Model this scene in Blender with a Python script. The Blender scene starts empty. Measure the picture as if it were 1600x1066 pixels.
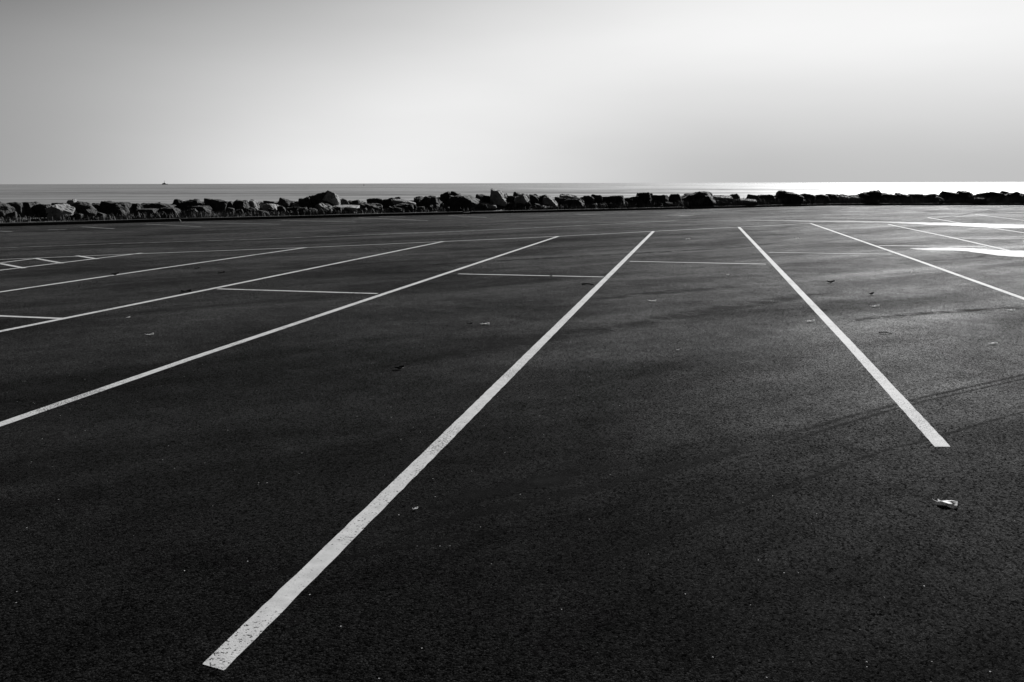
import bpy, bmesh, math, random
from mathutils import Vector, Matrix, noise

random.seed(11)
scene = bpy.context.scene
COL = scene.collection
RAD = math.radians

# ------------------------------------------------------------------ camera
F_PX, CX, CY = 1363.0, 800.0, 533.0
CAM_H = 1.6
PITCH = math.atan((533 - 286.3) / F_PX)
ROLL = 0.0022
SEA_Z = -3.0
FWD = Vector((0, math.cos(PITCH), -math.sin(PITCH)))
UP0 = Vector((0, math.sin(PITCH), math.cos(PITCH)))
RT0 = Vector((1, 0, 0))
RT = RT0 * math.cos(ROLL) - UP0 * math.sin(ROLL)
UP = UP0 * math.cos(ROLL) + RT0 * math.sin(ROLL)
CAM = Vector((0, 0, CAM_H))


def ray(px, py):
    return FWD + RT * ((px - CX) / F_PX) + UP * ((CY - py) / F_PX)


def G(px, py, z=0.0):
    """surveyed point on level ground at height z"""
    d = ray(px, py)
    return CAM + d * ((z - CAM_H) / d.z)


def at_dist(px, py, y):
    d = ray(px, py)
    return CAM + d * (y / d.y)


cam_data = bpy.data.cameras.new('camera')
cam_data.sensor_width = 36.0
cam_data.lens = F_PX / 1600 * 36
cam_data.clip_start = 0.05
cam_data.clip_end = 300000
cam = bpy.data.objects.new('camera', cam_data)
COL.objects.link(cam)
m = Matrix((RT, UP, -FWD)).transposed().to_4x4()
m.translation = CAM
cam.matrix_world = m
scene.camera = cam

# ------------------------------------------------------------------ light
SUN_AZ, SUN_EL = RAD(28), RAD(25)          # azimuth measured from +Y towards +X
SUN_DIR = Vector((math.sin(SUN_AZ) * math.cos(SUN_EL),
                  math.cos(SUN_AZ) * math.cos(SUN_EL), math.sin(SUN_EL)))
sl = bpy.data.lights.new('sun', 'SUN')
sl.energy = 5.0
sl.angle = RAD(0.5)
sl.color = (1, 1, 1)
so = bpy.data.objects.new('sun', sl)
so.rotation_euler = SUN_DIR.to_track_quat('Z', 'Y').to_euler()
so.location = (60, 30, 40)
COL.objects.link(so)

world = bpy.data.worlds.new('World')
scene.world = world
world.use_nodes = True
wn, wl = world.node_tree.nodes, world.node_tree.links
wn.clear()


class NT:
    """tiny helper to chain nodes"""
    def __init__(self, tree):
        self.n, self.l = tree.nodes, tree.links

    def put(self, sock, v):
        if isinstance(v, bpy.types.NodeSocket):
            self.l.new(v, sock)
        else:
            sock.default_value = v

    def math(self, op, a, b=0.0, c=0.0, clamp=False):
        n = self.n.new('ShaderNodeMath')
        n.operation = op
        n.use_clamp = clamp
        for i, v in enumerate((a, b, c)):
            self.put(n.inputs[i], v)
        return n.outputs[0]

    def sstep(self, v, lo, hi, o0=0.0, o1=1.0):
        n = self.n.new('ShaderNodeMapRange')
        n.interpolation_type = 'SMOOTHSTEP'
        self.put(n.inputs['Value'], v)
        self.put(n.inputs['From Min'], lo)
        self.put(n.inputs['From Max'], hi)
        self.put(n.inputs['To Min'], o0)
        self.put(n.inputs['To Max'], o1)
        return n.outputs['Result']

    def lin(self, v, lo, hi, o0=0.0, o1=1.0):
        n = self.n.new('ShaderNodeMapRange')
        self.put(n.inputs['Value'], v)
        self.put(n.inputs['From Min'], lo)
        self.put(n.inputs['From Max'], hi)
        self.put(n.inputs['To Min'], o0)
        self.put(n.inputs['To Max'], o1)
        return n.outputs['Result']

    def mapping(self, vec, scale=(1, 1, 1), rot=(0, 0, 0), loc=(0, 0, 0)):
        n = self.n.new('ShaderNodeMapping')
        self.l.new(vec, n.inputs[0])
        n.inputs['Scale'].default_value = scale
        n.inputs['Rotation'].default_value = rot
        n.inputs['Location'].default_value = loc
        return n.outputs[0]

    def noise(self, vec, scale, detail=2.0, rough=0.5, dist=0.0):
        n = self.n.new('ShaderNodeTexNoise')
        if vec is not None:
            self.l.new(vec, n.inputs['Vector'])
        n.inputs['Scale'].default_value = scale
        n.inputs['Detail'].default_value = detail
        n.inputs['Roughness'].default_value = rough
        n.inputs['Distortion'].default_value = dist
        return n.outputs['Fac']

    def voronoi(self, vec, scale, feature='F1'):
        n = self.n.new('ShaderNodeTexVoronoi')
        n.feature = feature
        if vec is not None:
            self.l.new(vec, n.inputs['Vector'])
        n.inputs['Scale'].default_value = scale
        return n.outputs

    def grey(self, v):
        n = self.n.new('ShaderNodeCombineColor')
        for i in range(3):
            self.put(n.inputs[i], v)
        return n.outputs[0]

    def bump(self, height, strength, distance, normal=None):
        n = self.n.new('ShaderNodeBump')
        self.put(n.inputs['Strength'], strength)
        n.inputs['Distance'].default_value = distance
        self.l.new(height, n.inputs['Height'])
        if normal is not None:
            self.l.new(normal, n.inputs['Normal'])
        return n.outputs[0]


# the sky: Nishita seen in black and white, flattened, times a painted gradient darkest at the upper left
W = NT(world.node_tree)
sky = wn.new('ShaderNodeTexSky')
sky.sky_type = 'NISHITA'
sky.sun_disc = False
sky.sun_elevation = SUN_EL
sky.sun_rotation = SUN_AZ
bw = wn.new('ShaderNodeRGBToBW')
wl.new(sky.outputs[0], bw.inputs[0])
tc = wn.new('ShaderNodeTexCoord')
sp = wn.new('ShaderNodeSeparateXYZ')
wl.new(tc.outputs['Generated'], sp.inputs[0])
X, Y, Z = sp.outputs
zc = W.math('MAXIMUM', Z, 0.0)
s = W.math('MULTIPLY_ADD', X, -1.5, W.math('MULTIPLY_ADD', zc, 3.6, -0.235))
s = W.math('MAXIMUM', s, 0.0)
clear = W.math('EXPONENT', W.math('MULTIPLY', W.math('MULTIPLY', s, s), -1.0))  # painted gradient factor, darkest at the upper left
clear = W.math('MAXIMUM', clear, 0.05)
band = W.math('MULTIPLY', W.sstep(X, -0.15, 0.28), W.sstep(zc, 0.0, 0.16, 1.0, 0.0))
band = W.math('MULTIPLY_ADD', band, -0.425, 1.0)
lowl = W.math('MULTIPLY', W.sstep(X, -0.20, -0.52), W.sstep(zc, 0.0, 0.16, 1.0, 0.0))
band = W.math('MULTIPLY', band, W.math('MULTIPLY_ADD', lowl, -0.40, 1.0))
back = W.sstep(Y, 0.1, 0.8, 0.10, 1.0)  # unseen sky behind the camera darkened to cut fill on the rock fronts
nz = W.noise(W.mapping(tc.outputs['Generated'], (1.5, 1.5, 7.0), (0, 0.25, 0)), 2.2, 3.0, 0.5)
veil = W.lin(nz, 0.3, 0.7, 0.975, 1.025)
base = W.math('POWER', bw.outputs[0], 0.08)
v = W.math('MULTIPLY', W.math('MULTIPLY', base, clear), W.math('MULTIPLY', W.math('MULTIPLY', band, back), veil))
SKY_GAIN = 4.93
v = W.math('MULTIPLY', v, SKY_GAIN)
bg = wn.new('ShaderNodeBackground')
bg.inputs['Strength'].default_value = 0.1
wl.new(W.grey(v), bg.inputs['Color'])
wo = wn.new('ShaderNodeOutputWorld')
wl.new(bg.outputs[0], wo.inputs[0])

scene.view_settings.view_transform = 'Standard'
scene.view_settings.look = 'None'
scene.view_settings.gamma = 1
scene.view_settings.exposure = 0.55

# ------------------------------------------------------------------ materials


def mat(name):
    mt = bpy.data.materials.new(name)
    mt.use_nodes = True
    return mt, NT(mt.node_tree), mt.node_tree.nodes['Principled BSDF']


def obj_coord(T):
    return T.n.new('ShaderNodeTexCoord').outputs['Object']


def asphalt_nodes(T, P):
    """dark rough tarmac: matt aggregate with a faint grazing sheen where the stones are polished"""
    co = T.n.new('ShaderNodeNewGeometry').outputs['Position']
    agg = T.voronoi(co, 105.0)
    fine = T.noise(co, 180.0, 4.0, 0.75)
    mid = T.noise(co, 42.0, 4.0, 0.65)
    turned = T.mapping(co, rot=(0, 0, RAD(-34)))
    patch = T.noise(T.mapping(turned, (0.22, 0.5, 1)), 1.0, 5.0, 0.6, 0.8)
    streak = T.noise(T.mapping(turned, (0.09, 0.75, 1)), 1.0, 4.0, 0.6, 0.5)
    blot = T.noise(co, 2.6, 5.0, 0.7, 0.5)
    tone = T.math('MULTIPLY', T.lin(patch, 0.3, 0.7, 0.55, 1.4), T.lin(streak, 0.3, 0.7, 0.6, 1.35))
    tone = T.math('MULTIPLY', tone, T.lin(blot, 0.3, 0.7, 0.75, 1.25))
    sheen = tone
    sepc = T.n.new('ShaderNodeSeparateColor')
    T.l.new(agg['Color'], sepc.inputs[0])
    grain = T.math('MULTIPLY', T.lin(fine, 0.35, 0.65, 0.0, 2.0), T.lin(sepc.outputs[0], 0, 1, 0.1, 1.9))
    grain = T.math('MULTIPLY', grain, T.lin(mid, 0.3, 0.7, 0.6, 1.4))
    colr = T.math('MULTIPLY', T.math('MULTIPLY', tone, grain), 0.0095)
    # a few pale stones of the aggregate, their sparkle painted in as bright dots
    sv = T.voronoi(co, 32.0)
    sc = T.n.new('ShaderNodeSeparateColor')
    T.l.new(sv['Color'], sc.inputs[0])
    dot = T.math('MULTIPLY', T.math('LESS_THAN', sv['Distance'], 0.10), T.math('GREATER_THAN', sc.outputs[1], 0.93))
    colr = T.math('ADD', colr, T.math('MULTIPLY', dot, T.math('MULTIPLY', sc.outputs[2], 0.42)))
    T.l.new(T.grey(colr), P.inputs['Base Color'])
    h = T.math('ADD', T.math('MULTIPLY', agg['Distance'], -0.9), T.math('MULTIPLY', fine, 0.8))
    h = T.math('ADD', h, T.math('MULTIPLY', mid, 0.3))
    nrm = T.bump(h, 1.0, 0.014)
    T.l.new(nrm, P.inputs['Normal'])
    P.inputs['Roughness'].default_value = 1.0
    P.inputs['Specular IOR Level'].default_value = 0.0
    gl = T.n.new('ShaderNodeBsdfGlossy')
    gl.inputs['Roughness'].default_value = SHEEN_ROUGH
    gl.inputs['Color'].default_value = (1, 1, 1, 1)
    lw = T.n.new('ShaderNodeLayerWeight')
    lw.inputs['Blend'].default_value = 0.5
    f = T.math('POWER', lw.outputs['Facing'], SHEEN_POW)
    f = T.math('MULTIPLY', T.math('MULTIPLY', f, SHEEN), T.math('MULTIPLY', sheen, T.math('MULTIPLY', T.lin(sepc.outputs[1], 0, 1, 0.0, 2.0), T.lin(fine, 0.38, 0.62, 0.0, 2.1))))
    mx = T.n.new('ShaderNodeMixShader')
    T.l.new(f, mx.inputs[0])
    T.l.new(P.outputs[0], mx.inputs[1])
    T.l.new(gl.outputs[0], mx.inputs[2])
    out = [n for n in T.n if n.type == 'OUTPUT_MATERIAL'][0]
    T.l.new(mx.outputs[0], out.inputs[0])
    return co


SHEEN, SHEEN_POW, SHEEN_ROUGH = 0.054, 6.3, 0.66
M = {}
mt, T, P = mat('asphalt')
asphalt_nodes(T, P)
M['asphalt'] = mt

# paint worn to the asphalt in specks
mt, T, P = mat('road_paint')
co = T.n.new('ShaderNodeNewGeometry').outputs['Position']
sm = T.noise(co, 75.0, 4.0, 0.66)
bigw = T.noise(co, 1.3, 3.0, 0.6)
thr = T.lin(bigw, 0.3, 0.7, 0.30, 0.47)
hole = T.sstep(T.math('SUBTRACT', sm, thr), -0.02, 0.035)
dust = T.lin(T.noise(co, 14.0, 4.0, 0.6), 0.3, 0.7, 0.38, 0.52)
colr = T.math('ADD', T.math('MULTIPLY', hole, dust), T.math('MULTIPLY', T.math('SUBTRACT', 1.0, hole), 0.03))
T.l.new(T.grey(colr), P.inputs['Base Color'])
P.inputs['Roughness'].default_value = 0.6
P.inputs['Specular IOR Level'].default_value = 0.12
P.inputs['Roughness'].default_value = 0.8
T.l.new(T.bump(T.math('ADD', T.noise(co, 160.0, 3.0, 0.6), T.math('MULTIPLY', hole, 0.6)), 0.45, 0.003), P.inputs['Normal'])
M['paint'] = mt

mt, T, P = mat('faded_road_paint')
co = T.n.new('ShaderNodeNewGeometry').outputs['Position']
hole = T.sstep(T.noise(co, 6.0, 5.0, 0.7), 0.36, 0.60)
colr = T.lin(hole, 0, 1, 0.04, 0.30)
T.l.new(T.grey(colr), P.inputs['Base Color'])
P.inputs['Roughness'].default_value = 0.7
M['faded_paint'] = mt

# rubber marks, stains and a dark line: thin soft-edged films on the asphalt (vertex attribute "edge" = 1 at the middle)
def mark_material(name, colour, amount, rough, specks):
    mt, T, P = mat(name)
    co = T.n.new('ShaderNodeNewGeometry').outputs['Position']
    at = T.n.new('ShaderNodeAttribute')
    at.attribute_name = 'edge'
    a = T.math('MULTIPLY', T.sstep(at.outputs['Fac'], 0.0, 0.9), amount)
    n = T.noise(co, specks, 3.0, 0.65)
    a = T.math('MULTIPLY', a, T.sstep(n, 0.34, 0.62), clamp=True)
    a = T.math('MULTIPLY', a, T.sstep(T.noise(co, 1.1, 3.0, 0.6), 0.30, 0.58, 0.45, 1.0))
    P.inputs['Base Color'].default_value = (colour,) * 3 + (1,)
    P.inputs['Roughness'].default_value = rough
    P.inputs['Specular IOR Level'].default_value = 0.02
    T.l.new(a, P.inputs['Alpha'])
    M[name] = mt


mark_material('rubber_mark', 0.003, 1.0, 0.95, 26.0)
mark_material('damp_stain', 0.004, 0.95, 0.95, 3.0)
mark_material('dark_line', 0.006, 1.0, 0.8, 2.0)

# puddle
mt, T, P = mat('puddle_water')
co = T.n.new('ShaderNodeNewGeometry').outputs['Position']
P.inputs['Base Color'].default_value = (0.02, 0.02, 0.02, 1)
P.inputs['Roughness'].default_value = 0.15
P.inputs['IOR'].default_value = 1.333
P.inputs['Specular IOR Level'].default_value = 0.5
T.l.new(T.bump(T.noise(T.mapping(co, (1, 1.6, 1)), 6.0, 2.0, 0.5), 0.1, 0.02), P.inputs['Normal'])
at = T.n.new('ShaderNodeAttribute')
at.attribute_name = 'edge'
brk = T.math('ADD', at.outputs['Fac'], T.math('MULTIPLY', T.math('SUBTRACT', T.noise(co, 1.6, 5.0, 0.65), 0.5), 2.0))
T.l.new(T.sstep(brk, 0.30, 0.42), P.inputs['Alpha'])
M['puddle'] = mt

# sea
mt, T, P = mat('sea_water')
co = T.n.new('ShaderNodeNewGeometry').outputs['Position']
P.inputs['Base Color'].default_value = (0.025, 0.025, 0.025, 1)
P.inputs['IOR'].default_value = 1.333
gust = T.noise(T.mapping(co, (0.0022, 0.011, 1), (0, 0, RAD(4))), 1.0, 4.0, 0.6)
# facets of the chop: slopes taken straight from noise so that they survive at any distance
fn = T.n.new('ShaderNodeTexNoise')
T.l.new(T.mapping(co, (0.5, 1.0, 1), (0, 0, RAD(12))), fn.inputs['Vector'])
fn.inputs['Scale'].default_value = 0.9
fn.inputs['Detail'].default_value = 4.0
sc = T.n.new('ShaderNodeSeparateColor')
T.l.new(fn.outputs['Color'], sc.inputs[0])
g2 = T.noise(T.mapping(co, (0.010, 0.05, 1)), 1.0, 4.0, 0.65)
g3 = T.noise(T.mapping(co, (0.12, 0.5, 1), (0, 0, RAD(3))), 1.0, 3.0, 0.6)
gg = T.math('ADD', T.math('MULTIPLY', gust, 0.35), T.math('ADD', T.math('MULTIPLY', g2, 0.4), T.math('MULTIPLY', g3, 0.25)))
amp = T.lin(gg, 0.35, 0.65, 0.2, 0.9)
cx = T.n.new('ShaderNodeCombineXYZ')
T.l.new(T.math('MULTIPLY', T.math('SUBTRACT', sc.outputs[0], 0.5), amp), cx.inputs[0])
T.l.new(T.math('MULTIPLY', T.math('SUBTRACT', sc.outputs[1], 0.5), amp), cx.inputs[1])
cx.inputs[2].default_value = 1.0
nn = T.n.new('ShaderNodeVectorMath')
nn.operation = 'NORMALIZE'
T.l.new(cx.outputs[0], nn.inputs[0])
gl = T.n.new('ShaderNodeBsdfGlossy')
T.l.new(nn.outputs[0], gl.inputs['Normal'])
T.l.new(T.lin(gg, 0.38, 0.62, 0.58, 0.80), gl.inputs['Roughness'])
gl.inputs['Color'].default_value = (1, 1, 1, 1)
P.inputs['Roughness'].default_value = 1.0
P.inputs['Specular IOR Level'].default_value = 0.0
fr = T.n.new('ShaderNodeFresnel')
fr.inputs['IOR'].default_value = 1.333
mx = T.n.new('ShaderNodeMixShader')
T.l.new(T.math('MULTIPLY', fr.outputs[0], T.lin(gg, 0.41, 0.59, 0.39, 0.09)), mx.inputs[0])
T.l.new(P.outputs[0], mx.inputs[1])
T.l.new(gl.outputs[0], mx.inputs[2])
T.l.new(mx.outputs[0], [n for n in T.n if n.type == 'OUTPUT_MATERIAL'][0].inputs[0])
M['sea'] = mt

# rock: grey armour stone with pale and dark bands
def rock_material(name, lo, hi):
    mt, T, P = mat(name)
    co = obj_coord(T)
    oi = T.n.new('ShaderNodeObjectInfo')
    n1 = T.noise(co, 2.2, 5.0, 0.65, 0.4)
    n2 = T.noise(co, 16.0, 4.0, 0.65)
    n3 = T.noise(T.mapping(co, (1, 1, 4.5), (0.3, 0.4, 0)), 2.6, 3.0, 0.6, 0.6)
    c = T.math('ADD', T.math('MULTIPLY', n1, 0.45), T.math('MULTIPLY', n2, 0.35))
    c = T.math('ADD', c, T.math('MULTIPLY', n3, 0.2))
    c = T.lin(c, 0.33, 0.67, lo, hi)
    c = T.math('MULTIPLY', c, T.lin(oi.outputs['Random'], 0, 1, 0.75, 1.2))
    T.l.new(T.grey(c), P.inputs['Base Color'])
    P.inputs['Roughness'].default_value = 0.88
    P.inputs['Specular IOR Level'].default_value = 0.25
    h = T.math('ADD', T.math('MULTIPLY', n1, 1.0), T.math('MULTIPLY', n2, 0.35))
    h = T.math('ADD', h, T.math('MULTIPLY', n3, 0.8))
    T.l.new(T.bump(h, 0.7, 0.08), P.inputs['Normal'])
    M[name] = mt


rock_material('dark_rock', 0.012, 0.066)
rock_material('pale_rock', 0.11, 0.40)

mt, T, P = mat('kerb_concrete')
co = T.n.new('ShaderNodeNewGeometry').outputs['Position']
n = T.noise(co, 9.0, 5.0, 0.65)
T.l.new(T.grey(T.lin(n, 0.3, 0.7, 0.012, 0.035)), P.inputs['Base Color'])
P.inputs['Roughness'].default_value = 0.9
T.l.new(T.bump(n, 0.5, 0.02), P.inputs['Normal'])
M['kerb'] = mt

mt, T, P = mat('bank_soil')
co = T.n.new('ShaderNodeNewGeometry').outputs['Position']
n = T.noise(co, 3.0, 6.0, 0.7)
T.l.new(T.grey(T.lin(n, 0.3, 0.7, 0.012, 0.05)), P.inputs['Base Color'])
P.inputs['Roughness'].default_value = 0.95
T.l.new(T.bump(n, 0.8, 0.15), P.inputs['Normal'])
M['soil'] = mt

mt, T, P = mat('dry_grass')
oi = T.n.new('ShaderNodeNewGeometry').outputs['Position']
n = T.noise(oi, 1.4, 3.0, 0.6)
T.l.new(T.grey(T.lin(n, 0.3, 0.7, 0.025, 0.13)), P.inputs['Base Color'])
P.inputs['Roughness'].default_value = 0.8
M['grass'] = mt


def plain(name, v, rough=0.7, scale=20.0, var=0.25, bump=0.3):
    mt, T, P = mat(name)
    co = obj_coord(T)
    n = T.noise(co, scale, 4.0, 0.6)
    T.l.new(T.grey(T.lin(n, 0.3, 0.7, v * (1 - var), v * (1 + var))), P.inputs['Base Color'])
    P.inputs['Roughness'].default_value = rough
    T.l.new(T.bump(n, bump, 0.002), P.inputs['Normal'])
    M[name] = mt


plain('pale_leaf', 0.78, 0.6, 60.0, 0.15)
_t = NT(M['pale_leaf'].node_tree)
_p = M['pale_leaf'].node_tree.nodes['Principled BSDF']
_tr = _t.n.new('ShaderNodeBsdfTranslucent')
_tr.inputs['Color'].default_value = (0.85, 0.85, 0.85, 1)
_mx = _t.n.new('ShaderNodeMixShader')
_mx.inputs[0].default_value = 0.55
_t.l.new(_p.outputs[0], _mx.inputs[1])
_t.l.new(_tr.outputs[0], _mx.inputs[2])
_t.l.new(_mx.outputs[0], M['pale_leaf'].node_tree.nodes['Material Output'].inputs[0])
plain('brown_leaf', 0.02, 0.7, 60.0)
plain('twig_bark', 0.02, 0.9, 80.0)
plain('hull_paint', 0.16, 0.6, 0.3)
plain('ship_paint', 0.45, 0.6, 0.3)
plain('buoy_paint', 0.04, 0.6, 2.0)
plain('stub_paint', 0.65, 0.7, 30.0)
plain('drift_wood', 0.42, 0.85, 12.0)

# ------------------------------------------------------------------ object helpers


def link(name, bm, material, parent=None, smooth=False):
    me = bpy.data.meshes.new(name)
    bm.normal_update()
    bm.to_mesh(me)
    bm.free()
    me.materials.append(material)
    if smooth:
        for p in me.polygons:
            p.use_smooth = True
    o = bpy.data.objects.new(name, me)
    COL.objects.link(o)
    if parent is not None:
        o.parent = parent
    return o


def tag(o, label=None, cat=None, group=None, kind=None):
    if label:
        o['label'] = label
    if cat:
        o['category'] = cat
    if group:
        o['group'] = group
    if kind:
        o['kind'] = kind
    return o


# ------------------------------------------------------------------ the shore line
KERB_PX = [(0, 354.3), (140, 350.2), (280, 346.3), (390, 343.5), (500, 340.6), (610, 337.6), (720, 334.9),
           (830, 332.4), (940, 330.0), (1050, 327.4), (1160, 324.8), (1240, 322.7), (1300, 321.5), (1450, 320.9), (1600, 320.8)]
kpts = [G(x, y) for x, y in KERB_PX]
d0 = (kpts[0] - kpts[2]).normalized()
d1 = Vector((1, 0.05, 0)).normalized()
kpts = [kpts[0] + d0 * L for L in (160, 60, 20)] + kpts + [kpts[-1] + d1 * L for L in (20, 60, 160)]
KSEG = []
acc = 0
for a, b in zip(kpts, kpts[1:]):
    KSEG.append((a, b, acc, (b - a).length))
    acc += (b - a).length


def knormal(a, b):
    d = (b - a).normalized()
    return Vector((-d.y, d.x, 0))


def offset_line(off, z=0.0):
    out = []
    for i, p in enumerate(kpts):
        a = kpts[max(i - 1, 0)]
        b = kpts[min(i + 1, len(kpts) - 1)]
        n = knormal(a, b)
        out.append(Vector((p.x + n.x * off, p.y + n.y * off, z)))
    return out


def kerb_hit(px):
    """point of the kerb line seen in image column px"""
    d = ray(px, 330)
    t = d.x / d.y
    for a, b, s0, L in KSEG:
        fa, fb = a.x - t * a.y, b.x - t * b.y
        if fa <= 0 <= fb and a.y > 0 and b.y > 0:
            u = -fa / (fb - fa) if fb != fa else 0
            return a.lerp(b, u)
    return kpts[-4]


# ------------------------------------------------------------------ setting: lot, bank, sea
# asphalt sheet
bm = bmesh.new()
edge = offset_line(0.02)
far = [Vector((p.x, p.y, 0)) for p in edge]
near = [Vector((p.x * 1.0, -120, 0)) for p in edge]
vs = [[bm.verts.new(far[i]), bm.verts.new(near[i])] for i in range(len(edge))]
for i in range(len(edge) - 1):
    bm.faces.new((vs[i][1], vs[i + 1][1], vs[i + 1][0], vs[i][0]))
lot = link('parking_lot', bm, M['asphalt'])
tag(lot, kind='structure')

# sea
bm = bmesh.new()
R_SEA = 90000
ring_prev = None
radii = [0, 200, 1000, 5000, 20000, R_SEA]
rings = []
for r in radii[1:]:
    rings.append([bm.verts.new((r * math.cos(a * math.tau / 96), r * math.sin(a * math.tau / 96), SEA_Z)) for a in range(96)])
c0 = bm.verts.new((0, 0, SEA_Z))
for a in range(96):
    bm.faces.new((c0, rings[0][a], rings[0][(a + 1) % 96]))
    for k in range(len(rings) - 1):
        bm.faces.new((rings[k][a], rings[k + 1][a], rings[k + 1][(a + 1) % 96], rings[k][(a + 1) % 96]))
tag(link('sea', bm, M['sea']), kind='structure')

# bank: soil strip behind the kerb that falls away to the water
prof = [(0.10, 0.09), (0.55, 0.13), (1.3, 0.20), (2.6, 0.30), (4.5, 0.28), (6.0, -0.1), (9.0, -1.6), (14.0, -3.6)]
bm = bmesh.new()
lines = [offset_line(o, z) for o, z in prof]
grid = []
for ln in lines:
    row = []
    for a, b in zip(ln, ln[1:]):
        k = max(1, int((b - a).length / 1.2))
        for j in range(k):
            row.append(a.lerp(b, j / k))
    row.append(ln[-1])
    grid.append(row)
# resample rows to equal counts
nres = 360
def resample(row, n):
    L = [0]
    for a, b in zip(row, row[1:]):
        L.append(L[-1] + (b - a).length)
    out, j = [], 0
    for i in range(n):
        t = L[-1] * i / (n - 1)
        while j < len(L) - 2 and L[j + 1] < t:
            j += 1
        u = (t - L[j]) / max(1e-6, L[j + 1] - L[j])
        out.append(row[j].lerp(row[j + 1], min(1, max(0, u))))
    return out
vg = []
for k, row in enumerate(grid):
    r = resample(row, nres)
    amp = 0.0 if k == 0 else (0.03 if k == 1 else 0.09)
    vg.append([bm.verts.new(p + Vector((0, 0, amp * noise.noise(p * 0.7)))) for p in r])
for k in range(len(vg) - 1):
    for i in range(nres - 1):
        bm.faces.new((vg[k][i], vg[k][i + 1], vg[k + 1][i + 1], vg[k + 1][i]))
tag(link('bank', bm, M['soil'], smooth=True), kind='structure')

# kerb: three runs with short drainage gaps
def kerb_run(px0, px1, pre=None, post=None):
    a, b = (kerb_hit(px0) if pre is None else pre), (kerb_hit(px1) if post is None else post)
    pts = [a] + [p for p in kpts if p.x > a.x + 0.05 and p.x < b.x - 0.05] + [b]
    sec = [(0.0, -0.05), (0.0, 0.10), (0.025, 0.13), (0.15, 0.135), (0.17, 0.12), (0.17, -0.05)]
    fine = []
    for p, q in zip(pts, pts[1:]):
        k = max(1, int((q - p).length / 0.7))
        for j in range(k):
            fine.append(p.lerp(q, j / k))
    fine.append(pts[-1])
    bm = bmesh.new()
    rows = []
    for i, p in enumerate(fine):
        n = knormal(fine[max(0, i - 1)], fine[min(len(fine) - 1, i + 1)])
        dz = 0.012 * noise.noise(p * 0.6)
        rows.append([bm.verts.new((p.x + n.x * o, p.y + n.y * o, z + dz)) for o, z in sec])
    for r0, r1 in zip(rows, rows[1:]):
        for j in range(len(sec) - 1):
            bm.faces.new((r0[j], r1[j], r1[j + 1], r0[j + 1]))
    bm.faces.new(rows[0])
    bm.faces.new(list(reversed(rows[-1])))
    bmesh.ops.recalc_face_normals(bm, faces=bm.faces)
    tag(link('kerb', bm, M['kerb']), kind='structure')


kerb_run(0, 724, pre=kpts[0])
kerb_run(737, 1066)
kerb_run(1079, 1600, post=kpts[-1])

# ------------------------------------------------------------------ painted lines (parts of the lot)
def densify(pts, step):
    out = []
    for a, b in zip(pts, pts[1:]):
        k = max(1, int((b - a).length / step))
        for j in range(k):
            out.append(a.lerp(b, j / k))
    out.append(pts[-1])
    return out


def strip(name, px, width, material, z, parent=None, step=0.07, jit=0.0022, cut=0.0, edge=False, wfun=None):
    pts = densify([G(x, y) for x, y in px], step)
    bm = bmesh.new()
    lay = bm.verts.layers.float.new('edge')
    rows = []
    n_ = len(pts)
    for i, p in enumerate(pts):
        d = (pts[min(i + 1, n_ - 1)] - pts[max(i - 1, 0)]).normalized()
        n = Vector((-d.y, d.x, 0))
        w = width * (wfun(i / max(1, n_ - 1)) if wfun else 1.0)
        sh = d * (cut if i == 0 else 0)
        row = []
        offs = (-0.5, 0, 0.5) if edge else (-0.5, 0.5)
        for o in offs:
            q = p + n * (o * w + random.uniform(-jit, jit)) + sh * o
            v = bm.verts.new((q.x, q.y, z * 0.5))
            e = 1.0 if o == 0 else 0.0
            if edge:
                t = i / max(1, n_ - 1)
                e *= min(1.0, min(t, 1 - t) * 5 + (0.02))
            v[lay] = e
            row.append(v)
        rows.append(row)
    for r0, r1 in zip(rows, rows[1:]):
        for j in range(len(r0) - 1):
            bm.faces.new((r0[j], r0[j + 1], r1[j + 1], r1[j]))
    bmesh.ops.recalc_face_normals(bm, faces=bm.faces)
    for f in bm.faces:
        if f.normal.z < 0:
            f.normal_flip()
    return link(name, bm, material, parent)


LW = 0.092
def pline(px, width=LW, label=None, mt='paint', z=0.004, cut=0.0):
    o = strip('parking_line', px, width, M[mt], z, lot, cut=cut)
    if label:
        o['label'] = label
    return o


# long stall lines
pline([(333, 1043.5), (690, 691), (1021, 361.5)], 0.094, 'long white stall line ending speckled with wear in the foreground', cut=0.02)
pline([(1473, 698.5), (1326, 537), (1154.5, 355)], 0.096, 'bright white stall line ending in front of the curled pale leaf', cut=-0.02)
pline([(-160, 719), (0, 663.5), (300, 560), (600, 459.5), (872, 369.5)])
pline([(-200, 560), (0, 518), (343, 449), (693, 377.5)])
pline([(-200, 488), (0, 456.5), (240, 421), (478, 387)])
pline([(-160, 442), (0, 422.5), (222, 395.5)], 0.085)
pline([(1700, 503), (1600, 467), (1430, 406), (1266.5, 349.3)])
pline([(1760, 438), (1600, 397), (1490, 372), (1389, 351)])
pline([(1700, 379), (1600, 364), (1515, 351), (1450, 340.3)])
pline([(1700, 356), (1600, 344.5), (1525, 335.5)])
# short cross bars
pline([(-100, 489.5), (0, 494), (98, 498)], 0.088, z=0.0044)
pline([(340, 451.6), (590, 459)], 0.088, z=0.0044)
pline([(716, 428.2), (944, 433)], 0.085, z=0.0044)
pline([(984, 408.6), (1197, 412.9)], 0.08, z=0.0044)
pline([(1201, 394.6), (1393, 397.4)], 0.07, z=0.0044)
pline([(1373, 384), (1540, 385.4)], 0.07, z=0.0044, mt='faded_paint')
pline([(1504, 373.2), (1700, 373.6)], 0.1, z=0.0044)
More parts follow.
